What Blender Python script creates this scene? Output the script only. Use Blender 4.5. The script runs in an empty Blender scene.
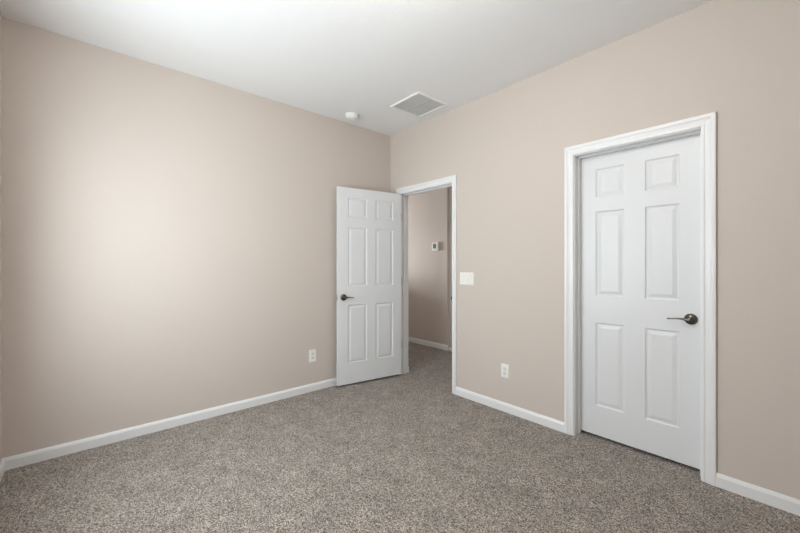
import bpy, bmesh, math, random
from mathutils import Vector, Matrix
C = bpy.context.scene.collection
SC = bpy.context.scene
PI = math.pi
H = 2.743                       # ceiling height
WT = 0.122                      # wall thickness
RX = 4.55                       # room width (x), room runs y -3.05 .. 0
RY = -3.05

# ------------------------------------------------------------------ camera
cam_d = bpy.data.cameras.new('camera')
cam_d.sensor_width = 36.0
cam_d.lens = 357.5 / 800 * 36
cam_d.shift_y = -2.5 / 800
cam_d.clip_start = 0.02
cam = bpy.data.objects.new('camera', cam_d); C.objects.link(cam)
cam.location = (3.2117, -2.6701, 1.2489)
cam.rotation_euler = (PI/2, 0, math.radians(48.68))
SC.camera = cam

# ------------------------------------------------------------------ world, lights, exposure
SC.view_settings.view_transform = 'Standard'
SC.view_settings.look = 'None'
SC.view_settings.gamma = 1.0
SC.view_settings.use_curve_mapping = False
SC.view_settings.exposure = 0.02

wd = bpy.data.worlds.new('sky'); SC.world = wd; wd.use_nodes = True
wd.node_tree.nodes['Background'].inputs['Color'].default_value = (0.45, 0.74, 1.0, 1)
wd.node_tree.nodes['Background'].inputs['Strength'].default_value = 1.0

WIN_X0, WIN_X1, WIN_Z0, WIN_Z1 = 0.66, 1.86, 0.80, 2.08

def area(name, loc, direction, sx, sy, power, color):
    d = bpy.data.lights.new(name, 'AREA'); d.shape = 'RECTANGLE'
    d.size = sx; d.size_y = sy; d.energy = power; d.color = color
    o = bpy.data.objects.new(name, d); C.objects.link(o)
    o.location = loc
    o.rotation_euler = Vector(direction).to_track_quat('-Z', 'Y').to_euler()
    return o

def point(name, loc, radius, power, color):
    d = bpy.data.lights.new(name, 'POINT'); d.shadow_soft_size = radius; d.energy = power; d.color = color
    o = bpy.data.objects.new(name, d); C.objects.link(o); o.location = loc
    return o

# daylight just outside the bedroom window: level daylight, and light thrown up off the sunny ground
area('window_daylight', ((WIN_X0+WIN_X1)/2, RY-0.07, (WIN_Z0+WIN_Z1)/2), (0, 1, 0),
     WIN_X1-WIN_X0, WIN_Z1-WIN_Z0, 51, (0.885, 0.965, 1.0))
g = area('ground_daylight', ((WIN_X0+WIN_X1)/2, RY-1.30, 0.30), (0, 0.80, 0.60),
     1.5, 0.8, 1.8, (1.0, 0.90, 0.88))
g.data.spread = math.radians(130)
# added hall light, set outside a made-up window at the hall end
area('added_hall_light', (-3.20, 0.52, 1.29), (1, 0, 0), 0.7, 0.38, 128, (0.90, 0.96, 1.0))
# added, unseen fill for the bedroom (its fitting is built further down)
point('fill_light', (2.30, -1.85, 2.52), 0.09, 33, (1.0, 0.985, 0.95))

# ------------------------------------------------------------------ materials
def srgb(r, g, b):
    f = lambda c: (c/255)/12.92 if c/255 <= 0.04045 else (((c/255)+0.055)/1.055)**2.4
    return (f(r), f(g), f(b), 1)

def mat(name, col, rough=0.5, metal=0.0, spec=0.5):
    m = bpy.data.materials.new(name); m.use_nodes = True
    b = m.node_tree.nodes['Principled BSDF']
    b.inputs['Base Color'].default_value = col
    b.inputs['Roughness'].default_value = rough
    b.inputs['Metallic'].default_value = metal
    b.inputs['Specular IOR Level'].default_value = spec
    return m

def bump(m, scale, strength, dist, detail=2.0, var=0.0):
    nt = m.node_tree; b = nt.nodes['Principled BSDF']
    tc = nt.nodes.new('ShaderNodeTexCoord')
    n = nt.nodes.new('ShaderNodeTexNoise'); n.inputs['Scale'].default_value = scale
    n.inputs['Detail'].default_value = detail
    bp = nt.nodes.new('ShaderNodeBump'); bp.inputs['Strength'].default_value = strength
    bp.inputs['Distance'].default_value = dist
    nt.links.new(tc.outputs['Object'], n.inputs['Vector'])
    nt.links.new(n.outputs['Fac'], bp.inputs['Height'])
    nt.links.new(bp.outputs['Normal'], b.inputs['Normal'])
    if var:
        n2 = nt.nodes.new('ShaderNodeTexNoise'); n2.inputs['Scale'].default_value = 1.3
        n2.inputs['Detail'].default_value = 3
        nt.links.new(tc.outputs['Object'], n2.inputs['Vector'])
        mx = nt.nodes.new('ShaderNodeMix'); mx.data_type = 'RGBA'
        c = b.inputs['Base Color'].default_value[:]
        mx.inputs[6].default_value = tuple(v*(1-var) for v in c[:3]) + (1,)
        mx.inputs[7].default_value = tuple(min(1, v*(1+var)) for v in c[:3]) + (1,)
        nt.links.new(n2.outputs['Fac'], mx.inputs[0])
        nt.links.new(mx.outputs[2], b.inputs['Base Color'])
    return m

M_wall = bump(mat('beige_wall_paint', srgb(207, 196, 187), 0.75, spec=0.3), 70, 0.18, 0.004, 2.5, 0.012)
M_ceil = bump(mat('white_ceiling_paint', srgb(241, 241, 241), 0.85, spec=0.2), 55, 0.15, 0.004, 2.5)
M_trim = mat('white_semigloss_trim', srgb(233, 233, 233), 0.35, spec=0.45)
M_door = bump(mat('white_door_enamel', srgb(225, 226, 227), 0.38, spec=0.45), 220, 0.04, 0.001)
M_plate = mat('white_plate_plastic', srgb(240, 238, 233), 0.35)
M_insert = mat('white_insert_plastic', srgb(226, 225, 221), 0.3)
M_slot = mat('dark_slot', srgb(40, 38, 36), 0.7)
M_nickel = bump(mat('antique_satin_nickel', srgb(98, 93, 86), 0.28, 1.0), 90, 0.03, 0.001)
M_bright = mat('bright_nickel', srgb(205, 203, 198), 0.35, 1.0)
M_hinge = mat('dark_nickel_hinge', srgb(105, 100, 94), 0.4, 1.0)
M_vent = mat('vent_white_enamel', srgb(236, 236, 233), 0.45)
M_duct = mat('duct_interior_grey', srgb(214, 213, 210), 0.8)
M_smoke = mat('smoke_detector_white_plastic', srgb(242, 242, 238), 0.4)
M_lcd = mat('grey_lcd', srgb(112, 120, 116), 0.2)
M_outside = mat('rubber_white', srgb(225, 224, 220), 0.6)
M_dark = mat('closet_paint', srgb(205, 194, 184), 0.8)

def carpet():
    m = mat('speckled_carpet_pile', srgb(150, 138, 127), 0.95, spec=0.1)
    nt = m.node_tree; b = nt.nodes['Principled BSDF']; L = nt.links.new
    tc = nt.nodes.new('ShaderNodeTexCoord')
    # tufts
    v = nt.nodes.new('ShaderNodeTexVoronoi'); v.inputs['Scale'].default_value = 235
    v.inputs['Randomness'].default_value = 1.0
    L(tc.outputs['Object'], v.inputs['Vector'])
    # per-tuft colour
    sep = nt.nodes.new('ShaderNodeSeparateColor'); L(v.outputs['Color'], sep.inputs[0])
    n1 = nt.nodes.new('ShaderNodeTexNoise'); n1.inputs['Scale'].default_value = 75
    n1.inputs['Detail'].default_value = 3; n1.inputs['Roughness'].default_value = 0.7
    L(tc.outputs['Object'], n1.inputs['Vector'])
    mixv = nt.nodes.new('ShaderNodeMath'); mixv.operation = 'MULTIPLY_ADD'
    mixv.inputs[1].default_value = 0.62
    L(sep.outputs[0], mixv.inputs[0])
    mm = nt.nodes.new('ShaderNodeMath'); mm.operation = 'MULTIPLY'; mm.inputs[1].default_value = 0.38
    L(n1.outputs['Fac'], mm.inputs[0]); L(mm.outputs[0], mixv.inputs[2])
    r = nt.nodes.new('ShaderNodeValToRGB')
    e = r.color_ramp.elements
    e[0].position = 0.16; e[0].color = srgb(52, 45, 39)
    e[1].position = 0.86; e[1].color = srgb(232, 220, 208)
    x = e.new(0.32); x.color = srgb(104, 95, 87)
    x = e.new(0.50); x.color = srgb(152, 142, 133)
    x = e.new(0.70); x.color = srgb(184, 173, 163)
    L(mixv.outputs[0], r.inputs[0])
    # vacuum / footprint mottling
    n2 = nt.nodes.new('ShaderNodeTexNoise'); n2.inputs['Scale'].default_value = 7.0
    n2.inputs['Detail'].default_value = 4; n2.inputs['Roughness'].default_value = 0.6
    L(tc.outputs['Object'], n2.inputs['Vector'])
    mr = nt.nodes.new('ShaderNodeMapRange'); mr.inputs[1].default_value = 0.3; mr.inputs[2].default_value = 0.7
    mr.inputs[3].default_value = 0.82; mr.inputs[4].default_value = 1.16
    L(n2.outputs['Fac'], mr.inputs[0])
    mul = nt.nodes.new('ShaderNodeVectorMath'); mul.operation = 'SCALE'
    L(r.outputs[0], mul.inputs[0]); L(mr.outputs[0], mul.inputs['Scale'])
    L(mul.outputs[0], b.inputs['Base Color'])
    # pile relief
    inv = nt.nodes.new('ShaderNodeMath'); inv.operation = 'SUBTRACT'; inv.inputs[0].default_value = 1
    L(v.outputs['Distance'], inv.inputs[1])
    add = nt.nodes.new('ShaderNodeMath'); add.operation = 'ADD'
    L(inv.outputs[0], add.inputs[0]); L(n1.outputs['Fac'], add.inputs[1])
    bp = nt.nodes.new('ShaderNodeBump'); bp.inputs['Strength'].default_value = 0.75
    bp.inputs['Distance'].default_value = 0.006
    L(add.outputs[0], bp.inputs['Height']); L(bp.outputs['Normal'], b.inputs['Normal'])
    b.inputs['Sheen Weight'].default_value = 0.15
    return m
M_carpet = carpet()

# ------------------------------------------------------------------ helpers
def link(name, bm, m, parent=None, loc=None, smooth=None):
    me = bpy.data.meshes.new(name)
    bmesh.ops.recalc_face_normals(bm, faces=bm.faces)
    bm.to_mesh(me); bm.free()
    if smooth is not None:
        for p in me.polygons: p.use_smooth = True
        me.set_sharp_from_angle(angle=math.radians(smooth))
    o = bpy.data.objects.new(name, me); C.objects.link(o)
    for mm in (m if isinstance(m, (list, tuple)) else [m]): me.materials.append(mm)
    if parent: o.parent = parent
    if loc is not None: o.location = loc
    return o

def struct(name, bm, m, label=None, parent=None, smooth=None):
    o = link(name, bm, m, parent, smooth=smooth)
    if parent is None: o['kind'] = 'structure'
    if label: o['label'] = label
    return o

def thing(name, label, cat, loc=(0,0,0), rz=0, group=None):
    o = bpy.data.objects.new(name, None); C.objects.link(o)
    o.empty_display_size = 0.05
    o.location = loc; o.rotation_euler = (0, 0, rz)
    o['label'] = label; o['category'] = cat
    if group: o['group'] = group
    return o

def box(bm, x0, x1, y0, y1, z0, z1, bev=0.0, seg=2):
    r = bmesh.ops.create_cube(bm, size=1.0)
    vs = r['verts']
    for v in vs:
        v.co = Vector((x0 if v.co.x < 0 else x1, y0 if v.co.y < 0 else y1, z0 if v.co.z < 0 else z1))
    if bev > 0:
        es = list({e for v in vs for e in v.link_edges})
        bmesh.ops.bevel(bm, geom=es, offset=bev, segments=seg, profile=0.5, affect='EDGES')
    return bm

def quadwall(bm, us, vs, holes, fn, t0, t1):
    """slab between depths t0,t1 over a grid us x vs; cells listed in holes are open; fn(u,v,t) -> point"""
    cache = {}
    def V(i, j, k):
        key = (i, j, k)
        if key not in cache: cache[key] = bm.verts.new(fn(us[i], vs[j], (t0, t1)[k]))
        return cache[key]
    nu, nv = len(us)-1, len(vs)-1
    solid = lambda i, j: 0 <= i < nu and 0 <= j < nv and (i, j) not in holes
    for i in range(nu):
        for j in range(nv):
            if not solid(i, j): continue
            for k in (0, 1):
                bm.faces.new([V(i,j,k), V(i+1,j,k), V(i+1,j+1,k), V(i,j+1,k)])
            if not solid(i-1, j): bm.faces.new([V(i,j,0), V(i,j+1,0), V(i,j+1,1), V(i,j,1)])
            if not solid(i+1, j): bm.faces.new([V(i+1,j,0), V(i+1,j+1,0), V(i+1,j+1,1), V(i+1,j,1)])
            if not solid(i, j-1): bm.faces.new([V(i,j,0), V(i+1,j,0), V(i+1,j,1), V(i,j,1)])
            if not solid(i, j+1): bm.faces.new([V(i,j+1,0), V(i+1,j+1,0), V(i+1,j+1,1), V(i,j+1,1)])
    return bm

def sweep(bm, path, prof, closed_profile=True):
    """path: list of (origin, across, outward) frames; prof: list of (u, t)"""
    rings = []
    for o, a, n in path:
        rings.append([bm.verts.new(Vector(o) + Vector(a)*u + Vector(n)*t) for u, t in prof])
    k = len(prof)
    for r0, r1 in zip(rings, rings[1:]):
        for i in range(k):
            j = (i+1) % k
            bm.faces.new([r0[i], r0[j], r1[j], r1[i]])
    bm.faces.new(rings[0]); bm.faces.new(list(reversed(rings[-1])))
    return bm

def lathe(bm, prof, axis='z', seg=32, origin=(0,0,0)):
    """prof: list of (r, h), revolved about axis through origin"""
    o = Vector(origin); rings = []
    for r, h in prof:
        ring = []
        for i in range(1 if r < 1e-6 else seg):
            a = 2*PI*i/seg
            c, s = r*math.cos(a), r*math.sin(a)
            p = {'z': (c, s, h), 'y': (c, h, s), 'x': (h, c, s)}[axis]
            ring.append(bm.verts.new(o + Vector(p)))
        rings.append(ring)
    for a, b in zip(rings, rings[1:]):
        for i in range(seg):
            j = (i+1) % seg
            if len(a) == 1 and len(b) == 1: continue
            if len(a) == 1: bm.faces.new([a[0], b[i], b[j]])
            elif len(b) == 1: bm.faces.new([a[i], a[j], b[0]])
            else: bm.faces.new([a[i], a[j], b[j], b[i]])
    if len(rings[0]) > 1: bm.faces.new(rings[0])
    if len(rings[-1]) > 1: bm.faces.new(rings[-1])
    return bm

def tube(bm, pts, rads, seg=14):
    """pts path; rads: (ra, rb) elliptical radii per point (rb vertical)"""
    rings = []
    for i, p in enumerate(pts):
        a = Vector(pts[max(i-1, 0)]); b = Vector(pts[min(i+1, len(pts)-1)])
        d = (b-a).normalized()
        up = Vector((0, 0, 1))
        s = d.cross(up)
        if s.length < 1e-4: s = Vector((1, 0, 0))
        s.normalize(); w = s.cross(d).normalized()
        ra, rb = rads[i]
        rings.append([bm.verts.new(Vector(p) + s*ra*math.cos(2*PI*k/seg) + w*rb*math.sin(2*PI*k/seg)) for k in range(seg)])
    for r0, r1 in zip(rings, rings[1:]):
        for k in range(seg):
            j = (k+1) % seg
            bm.faces.new([r0[k], r0[j], r1[j], r1[k]])
    bm.faces.new(rings[0]); bm.faces.new(rings[-1])
    return bm

NB = bmesh.new

# ------------------------------------------------------------------ room shell
XJ0, XJ1, ZJ = 0.182, 0.941, 2.034      # clear opening to the hall (jamb faces)
CJ0, CJ1 = 2.098, 2.808                 # clear opening of the closet door
JT = 0.018                              # jamb thickness
HX0, HX1, HY = -3.0, 1.70, 1.255        # hall
# floor and ceiling
struct('floor', box(NB(), -3.25, RX+0.12, RY-0.10, 1.40, -0.06, 0.0), M_carpet, 'taupe brown speckled carpet floor')
struct('ceiling', box(NB(), -3.25, RX+0.12, RY-0.10, 1.40, H, H+0.08), M_ceil, 'white painted ceiling')
# left wall
struct('wall_left', box(NB(), -WT, 0, RY-0.10, 0, 0, H), M_wall, 'beige left wall with soft daylight on it')
# wall with the two doors
us = [-WT, XJ0-JT, XJ1+JT, CJ0-JT, CJ1+JT, RX+0.12]
vs = [0, ZJ+JT, H]
struct('wall_right', quadwall(NB(), us, vs, {(1, 0), (3, 0)}, lambda u, v, t: (u, t, v), 0.0, WT), M_wall,
       'beige wall holding the hall doorway and the closed door')
# back wall with the window (behind the camera's left)
us = [0, WIN_X0, WIN_X1, RX+0.12]; vs = [0, WIN_Z0, WIN_Z1, H]
struct('wall_back', quadwall(NB(), us, vs, {(1, 1)}, lambda u, v, t: (u, t, v), RY-0.10, RY), M_wall, 'beige wall with a window')
struct('wall_side', box(NB(), RX, RX+0.12, RY, 0, 0, H), M_wall, 'beige wall facing the left wall')
# hall walls
struct('wall_hall_far', box(NB(), HX0, -0.212, HY, HY+0.14, 0, H, 0.012, 3), M_wall, 'beige hall wall carrying the thermostat')
struct('wall_hall_recess', box(NB(), -0.212, HX1+0.12, HY+0.022, HY+0.14, 0, H), M_wall, 'slightly set back stretch of the hall wall')
struct('wall_hall_right', box(NB(), HX1, HX1+0.06, WT, HY+0.022, 0, H), M_wall)
struct('wall_hall_near', box(NB(), HX0-0.06, -WT, 0.0, WT, 0, H), M_wall)
us = [WT, 0.17, 0.87, HY+0.14]; vs = [0, 1.10, 1.48, H]
struct('wall_hall_end', quadwall(NB(), us, vs, {(1, 1)}, lambda u, v, t: (t, u, v), HX0-0.06, HX0), M_wall)
struct('wall_hall_blocker', box(NB(), -2.25, -2.15, WT, HY, 0, 1.15, 0.008, 2), M_wall, 'unseen half height wall added to shade the lower hall wall')  # unseen blocker, added to keep hall light off the lower wall
# closet behind the closed door
bm = NB()
box(bm, CJ0-0.12, CJ0-0.06, WT, 0.78, 0, H); box(bm, CJ1+0.06, CJ1+0.12, WT, 0.78, 0, H)
box(bm, CJ0-0.12, CJ1+0.12, 0.78, 0.84, 0, H)
struct('wall_closet', bm, M_dark)

# ------------------------------------------------------------------ baseboards
BH, BT = 0.074, 0.014
BP = [(0, 0), (0, BT), (BH-0.018, BT), (BH-0.008, BT-0.004), (BH-0.002, BT-0.007), (BH, BT-0.009), (BH, 0)]
def baseboard(name, p0, p1, n, label=None, hh=BH):
    """runs from p0 to p1 along the wall, n = direction into the room"""
    prof = [(u*hh/BH, t) for u, t in BP]
    bm = NB()
    sweep(bm, [((p0[0], p0[1], 0), (0,0,1), (n[0], n[1], 0)), ((p1[0], p1[1], 0), (0,0,1), (n[0], n[1], 0))], prof)
    o = struct(name, bm, M_trim, label)
    return o
CW = 0.063                                # casing width
E1, E2 = XJ0-0.005-0.052, XJ1+0.005+0.052
F1, F2 = CJ0-0.005-CW, CJ1+0.005+CW
baseboard('baseboard_left', (0, RY), (0, 0), (1, 0), 'white baseboard along the left wall')
baseboard('baseboard_corner', (BT, 0), (E1, 0), (0, -1), 'short white baseboard behind the open door')
baseboard('baseboard_middle', (E2, 0), (F1, 0), (0, -1), 'white baseboard between the two doors')
baseboard('baseboard_right', (F2, 0), (RX, 0), (0, -1), 'white baseboard right of the closed door')
baseboard('baseboard_back', (0, RY), (RX, RY), (0, 1))
baseboard('baseboard_side', (RX, RY), (RX, 0), (-1, 0))
baseboard('baseboard_hall_far', (-2.15, HY), (-0.205, HY), (0, -1), 'white baseboard under the thermostat wall in the hall')
baseboard('baseboard_hall_recess', (-0.205, HY+0.022), (HX1, HY+0.022), (0, -1), 'low white baseboard past the hall corner', 0.046)
baseboard('baseboard_hall_near', (-2.15, WT), (XJ0-0.002, WT), (0, 1))

# ------------------------------------------------------------------ door casings, jambs, stops
CP = [(0, 0), (0, 0.008), (0.004, 0.0105), (0.010, 0.0105), (0.013, 0.0085), (0.022, 0.0095), (0.034, 0.0125),
      (0.038, 0.0155), (0.042, 0.0165), (0.052, 0.0165), (0.057, 0.0145), (0.057, 0)]
CP = [(u/0.057, t) for u, t in CP]
def casing(name, x0, x1, zt, yface, ny, label, wide, head):
    """mitred casing round an opening, inner edges at x0, x1, zt"""
    N = (0, ny, 0)
    bm = NB()
    sweep(bm, [((x0, yface, 0), (-wide,0,0), N), ((x0, yface, zt), (-wide,0,head), N),
               ((x1, yface, zt), (wide,0,head), N), ((x1, yface, 0), (wide,0,0), N)], CP)
    return struct(name, bm, M_trim, label)
def jamb(name, x0, x1, zt, stop_y0, stop_y1, parent, label=None):
    bm = NB()
    box(bm, x0-JT, x0, 0.0, WT, 0, zt); box(bm, x1, x1+JT, 0.0, WT, 0, zt)
    box(bm, x0-JT, x1+JT, 0.0, WT, zt, zt+JT)
    o = struct(name, bm, M_trim, label, parent)
    sb = NB()
    box(sb, x0, x0+0.011, stop_y0, stop_y1, 0, zt-0.011, 0.0015, 1)
    box(sb, x1-0.011, x1, stop_y0, stop_y1, 0, zt-0.011, 0.0015, 1)
    box(sb, x0, x1, stop_y0, stop_y1, zt-0.011, zt, 0.0015, 1)
    struct('door_stop_strip', sb, M_trim, None, parent)
    return o
t1 = casing('trim_1', XJ0-0.005, XJ1+0.005, ZJ+0.005, 0.0, -1, 'white moulded casing around the open hall doorway', 0.052, 0.063)
jamb('jamb', XJ0, XJ1, ZJ, 0.040, 0.075, t1)
bm = NB()
box(bm, XJ1-0.0015, XJ1, 0.004, 0.034, 0.885, 0.945, 0.0)
box(bm, XJ1-0.004, XJ1, -0.014, 0.004, 0.900, 0.932, 0.001, 1)
o = link('strike_plate', bm, M_nickel, t1); o['label'] = 'small metal strike plate on the doorway edge'
t2 = casing('trim_2', CJ0-0.005, CJ1+0.005, ZJ+0.005, 0.0, -1, 'white moulded casing around the closed door', CW, 0.066)
jamb('jamb', CJ0, CJ1, ZJ, 0.048, 0.083, t2)

# ------------------------------------------------------------------ six-panel doors
SLAB_T, SLAB_H = 0.035, 2.008
ZP = [(0.211, 0.808), (0.998, 1.602), (1.705, 1.906)]
RINGS = [(0.0, 0.0), (0.004, 0.0055), (0.010, 0.0075), (0.015, 0.0075), (0.019, 0.0060), (0.034, 0.0022), (0.037, 0.0015)]
def slab(W, xp):
    """front face at y=0 looking to -y, back at y=SLAB_T; six moulded panels on both faces"""
    bm = NB()
    us = [0, xp[0][0], xp[0][1], xp[1][0], xp[1][1], W]
    vs = [0, ZP[0][0], ZP[0][1], ZP[1][0], ZP[1][1], ZP[2][0], ZP[2][1], SLAB_H]
    cache = {}
    def V(x, y, z):
        k = (round(x, 6), round(y, 6), round(z, 6))
        if k not in cache: cache[k] = bm.verts.new((x, y, z))
        return cache[k]
    for face in (0, 1):
        Y = lambda d: d if face == 0 else SLAB_T - d
        for i in range(5):
            for j in range(7):
                x0, x1, z0, z1 = us[i], us[i+1], vs[j], vs[j+1]
                if i in (1, 3) and j in (1, 3, 5):
                    for (a, da), (b, db) in zip(RINGS, RINGS[1:]):
                        A = [(x0+a, z0+a), (x1-a, z0+a), (x1-a, z1-a), (x0+a, z1-a)]
                        B = [(x0+b, z0+b), (x1-b, z0+b), (x1-b, z1-b), (x0+b, z1-b)]
                        for q in range(4):
                            r = (q+1) % 4
                            bm.faces.new([V(A[q][0], Y(da), A[q][1]), V(A[r][0], Y(da), A[r][1]),
                                          V(B[r][0], Y(db), B[r][1]), V(B[q][0], Y(db), B[q][1])])
                    b, db = RINGS[-1]
                    bm.faces.new([V(x0+b, Y(db), z0+b), V(x1-b, Y(db), z0+b), V(x1-b, Y(db), z1-b), V(x0+b, Y(db), z1-b)])
                else:
                    bm.faces.new([V(x0, Y(0), z0), V(x1, Y(0), z0), V(x1, Y(0), z1), V(x0, Y(0), z1)])
    for i in range(5):
        for z in (0, SLAB_H):
            bm.faces.new([V(us[i], 0, z), V(us[i+1], 0, z), V(us[i+1], SLAB_T, z), V(us[i], SLAB_T, z)])
    for j in range(7):
        for x in (0, W):
            bm.faces.new([V(x, 0, vs[j]), V(x, 0, vs[j+1]), V(x, SLAB_T, vs[j+1]), V(x, SLAB_T, vs[j])])
    return bm

def lever(parent, x, z, direction, y_face, ny, label, reach=0.112):
    """door lever: rose against the face, neck, and a waved lever running along direction (+1/-1 in x)"""
    r = NB()
    lathe(r, [(0.0, 0), (0.033, 0), (0.0335, 0.003*ny), (0.032, 0.007*ny), (0.028, 0.011*ny), (0.018, 0.0145*ny), (0.0125, 0.017*ny),
              (0.0115, 0.030*ny), (0.0, 0.030*ny)], 'y', 36)
    n = 22; pts = []; rr = []
    y_out = 0.046*ny
    for i in range(n+1):
        t = i/n
        X = direction*(-0.010 + t*(reach+0.010))
        # wave: swells up close to the rose, dips, then flicks up a little at the tip
        Z = 0.0030*math.sin(t*PI*1.7 - 0.9) - 0.0015
        Yv = y_out - ny*0.006*t*t
        pts.append((X, Yv, Z))
        w = 0.0120*(1-t)**2.2 + 0.0046
        hgt = 0.0085*(1-t)**2.4 + 0.0036
        if i >= n-2: w += 0.0012; hgt += 0.0012
        if i == 0: w *= 0.6; hgt *= 0.6
        if i == n: w *= 0.55; hgt *= 0.55
        rr.append((w*0.75, hgt))
    lv = NB(); tube(lv, pts, rr, 16)
    lathe(lv, [(0.0, 0.028*ny), (0.0115, 0.028*ny), (0.0125, 0.040*ny), (0.0115, 0.051*ny), (0.006, 0.0545*ny), (0.0, 0.055*ny)], 'y', 24)
    h = link('door_handle', lv, M_nickel, parent, (x, y_face, z), smooth=50)
    h['label'] = label
    link('rose', r, M_nickel, h, smooth=40)
    return h

# closed closet door
W2 = CJ1 - CJ0 - 0.006
d2 = link('door_1', slab(W2, [(0.108, 0.290), (0.411, 0.592)]), M_door, None, (CJ0+0.003, 0.085, 0.022))
d2['kind'] = 'structure'; d2['label'] = 'closed white six panel door with lever handle'
lever(d2, W2-0.056, 0.893, -1, 0.0, -1, 'dark satin nickel lever on the closed door')
bm = NB(); box(bm, W2-0.0005, W2+0.001, 0.004, 0.030, 0.865, 0.921)
link('latch_plate', bm, M_nickel, d2)

# open hall door, swung back towards the left wall
W1 = 0.756; ANG = math.radians(-99)
dv = Vector((math.cos(ANG), math.sin(ANG))); nv = Vector((math.cos(ANG+PI/2), math.sin(ANG+PI/2)))
pin = Vector((0.182, -0.010))
c1 = pin + nv*0.039 + dv*(0.004+W1)
d1 = link('door_2', slab(W1, [(0.110, 0.327), (0.431, 0.648)]), M_door, None, (c1.x, c1.y, 0.022))
d1.rotation_euler = (0, 0, ANG + PI)
d1['kind'] = 'structure'; d1['label'] = 'open white six panel door standing in the room'
lever(d1, 0.060, 0.889, 1, 0.0, -1, 'dark satin nickel lever on the open door', 0.098)
lever(d1, 0.060, 0.889, 1, SLAB_T, 1, 'dark satin nickel lever on the wall side of the open door', 0.098)
bm = NB()
box(bm, -0.0012, 0.0005, 0.005, 0.030, 0.861, 0.918, 0.0)
box(bm, -0.009, -0.001, 0.011, 0.024, 0.879, 0.900, 0.002, 2)
o = link('latch_plate', bm, M_bright, d1); o['label'] = 'small bright latch plate in the door edge'
for z in (0.330, 1.040, 1.750):
    bm = NB()
    box(bm, W1-0.0004, W1+0.0022, 0.003, 0.034, z-0.044, z+0.044, 0.0)
    lathe(bm, [(0.0, z-0.046), (0.004, z-0.046), (0.0056, z-0.044), (0.0056, z+0.044), (0.004, z+0.046), (0.0, z+0.046)], 'z', 14,
          (W1+0.005, SLAB_T+0.004, 0))
    lathe(bm, [(0.0, z-0.044), (0.0045, z-0.044), (0.0045, z+0.044), (0.0, z+0.044)], 'z', 10, (W1+0.0045, 0.010, 0))
    o = link('hinge', bm, M_hinge, d1, smooth=40)

# ------------------------------------------------------------------ windows (out of view, light comes through them; the hall one is added)
def window(name, fn, a0, a1, z0, z1, label):
    bm = NB()
    def bar(u0, u1, v0, v1, d0=0.0, d1=0.05):
        p, q = fn(u0, d0, v0), fn(u1, d1, v1)
        box(bm, min(p[0], q[0]), max(p[0], q[0]), min(p[1], q[1]), max(p[1], q[1]), v0, v1)
    t = 0.035
    bar(a0, a0+t, z0, z1); bar(a1-t, a1, z0, z1)
    bar(a0+t, a1-t, z0, z0+t); bar(a0+t, a1-t, z1-t, z1)
    m = (a0+a1)/2
    bar(m-0.018, m+0.018, z0+t, z1-t, 0.005, 0.045)
    o = struct(name, bm, M_trim, label)
    return o
window('window_1', lambda u, d, z: (u, RY-0.075+d, z), WIN_X0, WIN_X1, WIN_Z0, WIN_Z1, 'white framed bedroom window')
window('added_hall_window', lambda u, d, z: (HX0-0.055+d, u, z), 0.17, 0.87, 1.10, 1.48, 'unseen white framed window added at the hall end for the hall light')  # made-up window, added to frame the hall light

# ------------------------------------------------------------------ wall plates
def plate_bm(w, h, t=0.0055):
    bm = NB()
    bx = [(1.0, 0.0), (1.0, 0.35*t), (0.965, t)]
    rings = []
    for k, (s, d) in enumerate(bx):
        ww, hh = w/2 - (0 if k < 2 else 0.003), h/2 - (0 if k < 2 else 0.003)
        rings.append([bm.verts.new((sx*ww, -d, sz*hh)) for sx, sz in ((-1,-1),(1,-1),(1,1),(-1,1))])
    for a, b in zip(rings, rings[1:]):
        for i in range(4):
            j = (i+1) % 4
            bm.faces.new([a[i], a[j], b[j], b[i]])
    bm.faces.new(rings[0]); bm.faces.new(rings[-1])
    return bm

def screws(parent, pts, y):
    for x, z in pts:
        bm = NB(); lathe(bm, [(0.0, 0.0), (0.0032, 0.0), (0.0028, -0.0012), (0.0, -0.0014)], 'y', 12)
        link('screw', bm, M_insert, parent, (x, y, z))

def outlet(loc, rz, label):
    t = thing('wall_outlet', label, 'electrical outlet', loc, rz)
    link('cover_plate', plate_bm(0.074, 0.118), M_plate, t)
    for s in (-1, 1):
        bm = NB()
        # rounded receptacle face with flat top and bottom
        n = 24; zc = s*0.0195
        ring0, ring1 = [], []
        for i in range(n):
            a = 2*PI*i/n
            x = 0.0172*math.cos(a); z = max(-0.0142, min(0.0142, 0.0172*math.sin(a)))
            ring0.append(bm.verts.new((x, -0.005, zc+z))); ring1.append(bm.verts.new((x*0.96, -0.0078, zc+z*0.96)))
        for i in range(n):
            j = (i+1) % n
            bm.faces.new([ring0[i], ring0[j], ring1[j], ring1[i]])
        bm.faces.new(ring0); bm.faces.new(ring1)
        rc = link('receptacle', bm, M_insert, t)
        sl = NB()
        box(sl, -0.0075, -0.0055, -0.0081, -0.0070, zc-0.001, zc+0.008)
        box(sl, 0.0055, 0.0075, -0.0081, -0.0070, zc+0.000, zc+0.007)
        lathe(sl, [(0.0, -0.0070), (0.0024, -0.0070), (0.0024, -0.0081), (0.0, -0.0081)], 'y', 12, (0, 0, zc-0.0075))
        link('slots', sl, M_slot, rc)
    screws(t, [(0, 0)], -0.0055)
    return t
outlet((1.524, 0, 0.343), 0, 'white wall outlet low on the wall between the two doors')
outlet((0, -0.994, 0.347), PI/2, 'white wall outlet low on the left wall beside the open door')

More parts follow.
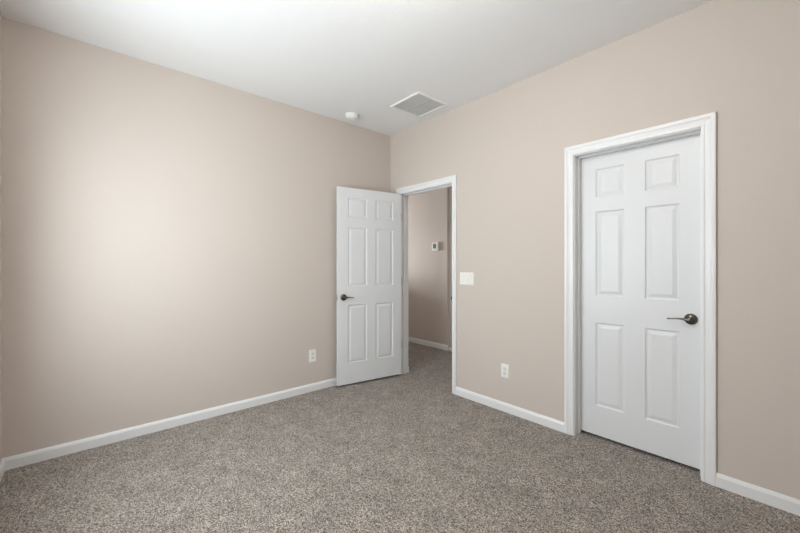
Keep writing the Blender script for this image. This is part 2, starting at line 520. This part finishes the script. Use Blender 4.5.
sw = thing('light_switch', 'white three-gang light switch plate right of the hall doorway', 'light switch', (1.119, 0, 1.113), 0)
link('cover_plate', plate_bm(0.162, 0.117), M_plate, sw)
for k in (-1, 0, 1):
    xc = k*0.046
    bm = NB()
    box(bm, xc-0.0168, xc+0.0168, -0.0062, -0.004, -0.0335, 0.0335)
    rk = link('rocker_frame', bm, M_insert, sw)
    bm = NB()
    prof = [(-0.031, 0.0065), (0.0, 0.0078), (0.031, 0.0115)] if k != 0 else [(-0.031, 0.0115), (0.0, 0.0078), (0.031, 0.0065)]
    f = [[bm.verts.new((xc+sx*0.0145, -d, z)) for z, d in prof] for sx in (-1, 1)]
    b = [[bm.verts.new((xc+sx*0.0145, -0.0055, z)) for z, d in prof] for sx in (-1, 1)]
    for i in range(2):
        bm.faces.new([f[0][i], f[1][i], f[1][i+1], f[0][i+1]]); bm.faces.new([b[0][i], b[1][i], b[1][i+1], b[0][i+1]])
        for q in (0, 1): bm.faces.new([f[q][i], f[q][i+1], b[q][i+1], b[q][i]])
    bm.faces.new([f[0][0], f[1][0], b[1][0], b[0][0]]); bm.faces.new([f[0][2], f[1][2], b[1][2], b[0][2]])
    link('rocker', bm, M_plate, rk)
screws(sw, [(k*0.046, s*0.0484) for k in (-1, 0, 1) for s in (-1, 1)], -0.0055)

# ------------------------------------------------------------------ thermostat in the hall
th = thing('thermostat', 'small white thermostat with grey screen on the hall wall', 'thermostat', (-0.437, HY, 1.51), 0)
bm = NB(); box(bm, -0.070, 0.070, -0.008, 0.0, -0.066, 0.066, 0.003, 2); link('back_plate', bm, M_plate, th)
bm = NB(); box(bm, -0.066, 0.066, -0.026, -0.007, -0.062, 0.062, 0.005, 3); link('body', bm, M_plate, th)
bm = NB(); box(bm, -0.040, 0.022, -0.0268, -0.025, -0.030, 0.040, 0.0); o = link('screen', bm, M_lcd, th); o['label'] = 'grey display'
for k in range(2):
    bm = NB(); box(bm, 0.036, 0.054, -0.028, -0.025, 0.012-k*0.034, 0.030-k*0.034, 0.002, 2); link('button', bm, M_insert, th)

# ------------------------------------------------------------------ smoke detector
sd = thing('smoke_detector', 'round white smoke detector on the ceiling near the left wall', 'smoke detector', (0.204, -0.668, H), 0)
bm = NB(); lathe(bm, [(0.0, 0), (0.066, 0), (0.067, -0.003), (0.066, -0.010), (0.0, -0.010)], 'z', 48); link('base', bm, M_smoke, sd, smooth=30)
bm = NB(); lathe(bm, [(0.0, -0.010), (0.061, -0.010), (0.062, -0.014), (0.0605, -0.026), (0.056, -0.033), (0.046, -0.037),
                      (0.044, -0.040), (0.034, -0.043), (0.0, -0.044)], 'z', 48); cv = link('cover', bm, M_smoke, sd, smooth=30)
bm = NB()
for i in range(36):
    a = 2*PI*i/36
    mtx = Matrix.Rotation(a, 4, 'Z')
    c = NB(); box(c, 0.0600, 0.0622, -0.0028, 0.0028, -0.0245, -0.0165)
    bmesh.ops.transform(c, matrix=mtx, verts=c.verts)
    tmp = bpy.data.meshes.new('x'); c.to_mesh(tmp); c.free(); bm.from_mesh(tmp); bpy.data.meshes.remove(tmp)
link('side_slots', bm, M_duct, cv)
bm = NB(); lathe(bm, [(0.0, -0.043), (0.011, -0.043), (0.011, -0.0455), (0.009, -0.0465), (0.0, -0.0465)], 'z', 20, (0.012, -0.012, 0)); link('test_button', bm, M_insert, cv, smooth=30)

# ------------------------------------------------------------------ ceiling vent
VX, VY, VS = 0.803, -0.318, 0.192
cvn = thing('ceiling_vent', 'square white louvred air vent in the ceiling near the corner', 'air vent', (VX, VY, H), 0)
bm = NB()
FP = [(0, 0), (0, 0.004), (0.006, 0.012), (0.020, 0.012), (0.024, 0.009), (0.024, 0)]
frames = []
for sx, sy in ((-1,-1),(1,-1),(1,1),(-1,1)):
    frames.append((Vector((sx*VS, sy*VS, 0)), Vector((-sx, -sy, 0))))
rings = [[bm.verts.new(o + d*u + Vector((0,0,-t))) for u, t in FP] for o, d in frames]
for q in range(4):
    r0, r1 = rings[q], rings[(q+1) % 4]
    for i in range(len(FP)):
        j = (i+1) % len(FP)
        bm.faces.new([r0[i], r0[j], r1[j], r1[i]])
link('frame', bm, M_vent, cvn)
bm = NB(); box(bm, -VS+0.020, VS-0.020, -VS+0.020, VS-0.020, -0.0012, -0.0004); link('duct_opening', bm, M_duct, cvn)
bm = NB(); box(bm, -VS+0.022, VS-0.022, -0.0030, 0.0030, -0.0026, -0.0012, 0.0004, 1); link('divider', bm, M_vent, cvn)
for half in (-1, 1):
    bm = NB()
    n = 13
    span = VS-0.024-0.010
    for i in range(n):
        yc = half*(0.010 + span*(i+0.5)/n)
        x0, x1 = -VS+0.023, VS-0.023
        # tilted blade
        p = [(yc+0.0054, -0.0062), (yc-0.0052, -0.0094), (yc-0.0054, -0.0084), (yc+0.0052, -0.0052)]
        a = [bm.verts.new((x0, y, z)) for y, z in p]; b = [bm.verts.new((x1, y, z)) for y, z in p]
        for k in range(4):
            j = (k+1) % 4
            bm.faces.new([a[k], a[j], b[j], b[k]])
        bm.faces.new(a); bm.faces.new(b)
    link('louvres', bm, M_vent, cvn)

# ------------------------------------------------------------------ fitting added for the fill light (above the view)
cl = thing('fill_light_fitting', 'round white ceiling fitting added out of view to carry the fill light', 'ceiling light', (2.30, -1.85, H), 0)
bm = NB(); lathe(bm, [(0.0, 0), (0.085, 0), (0.088, -0.01), (0.082, -0.03), (0.030, -0.045), (0.022, -0.11), (0.0, -0.11)], 'z', 48); link('base', bm, M_smoke, cl, smooth=40)
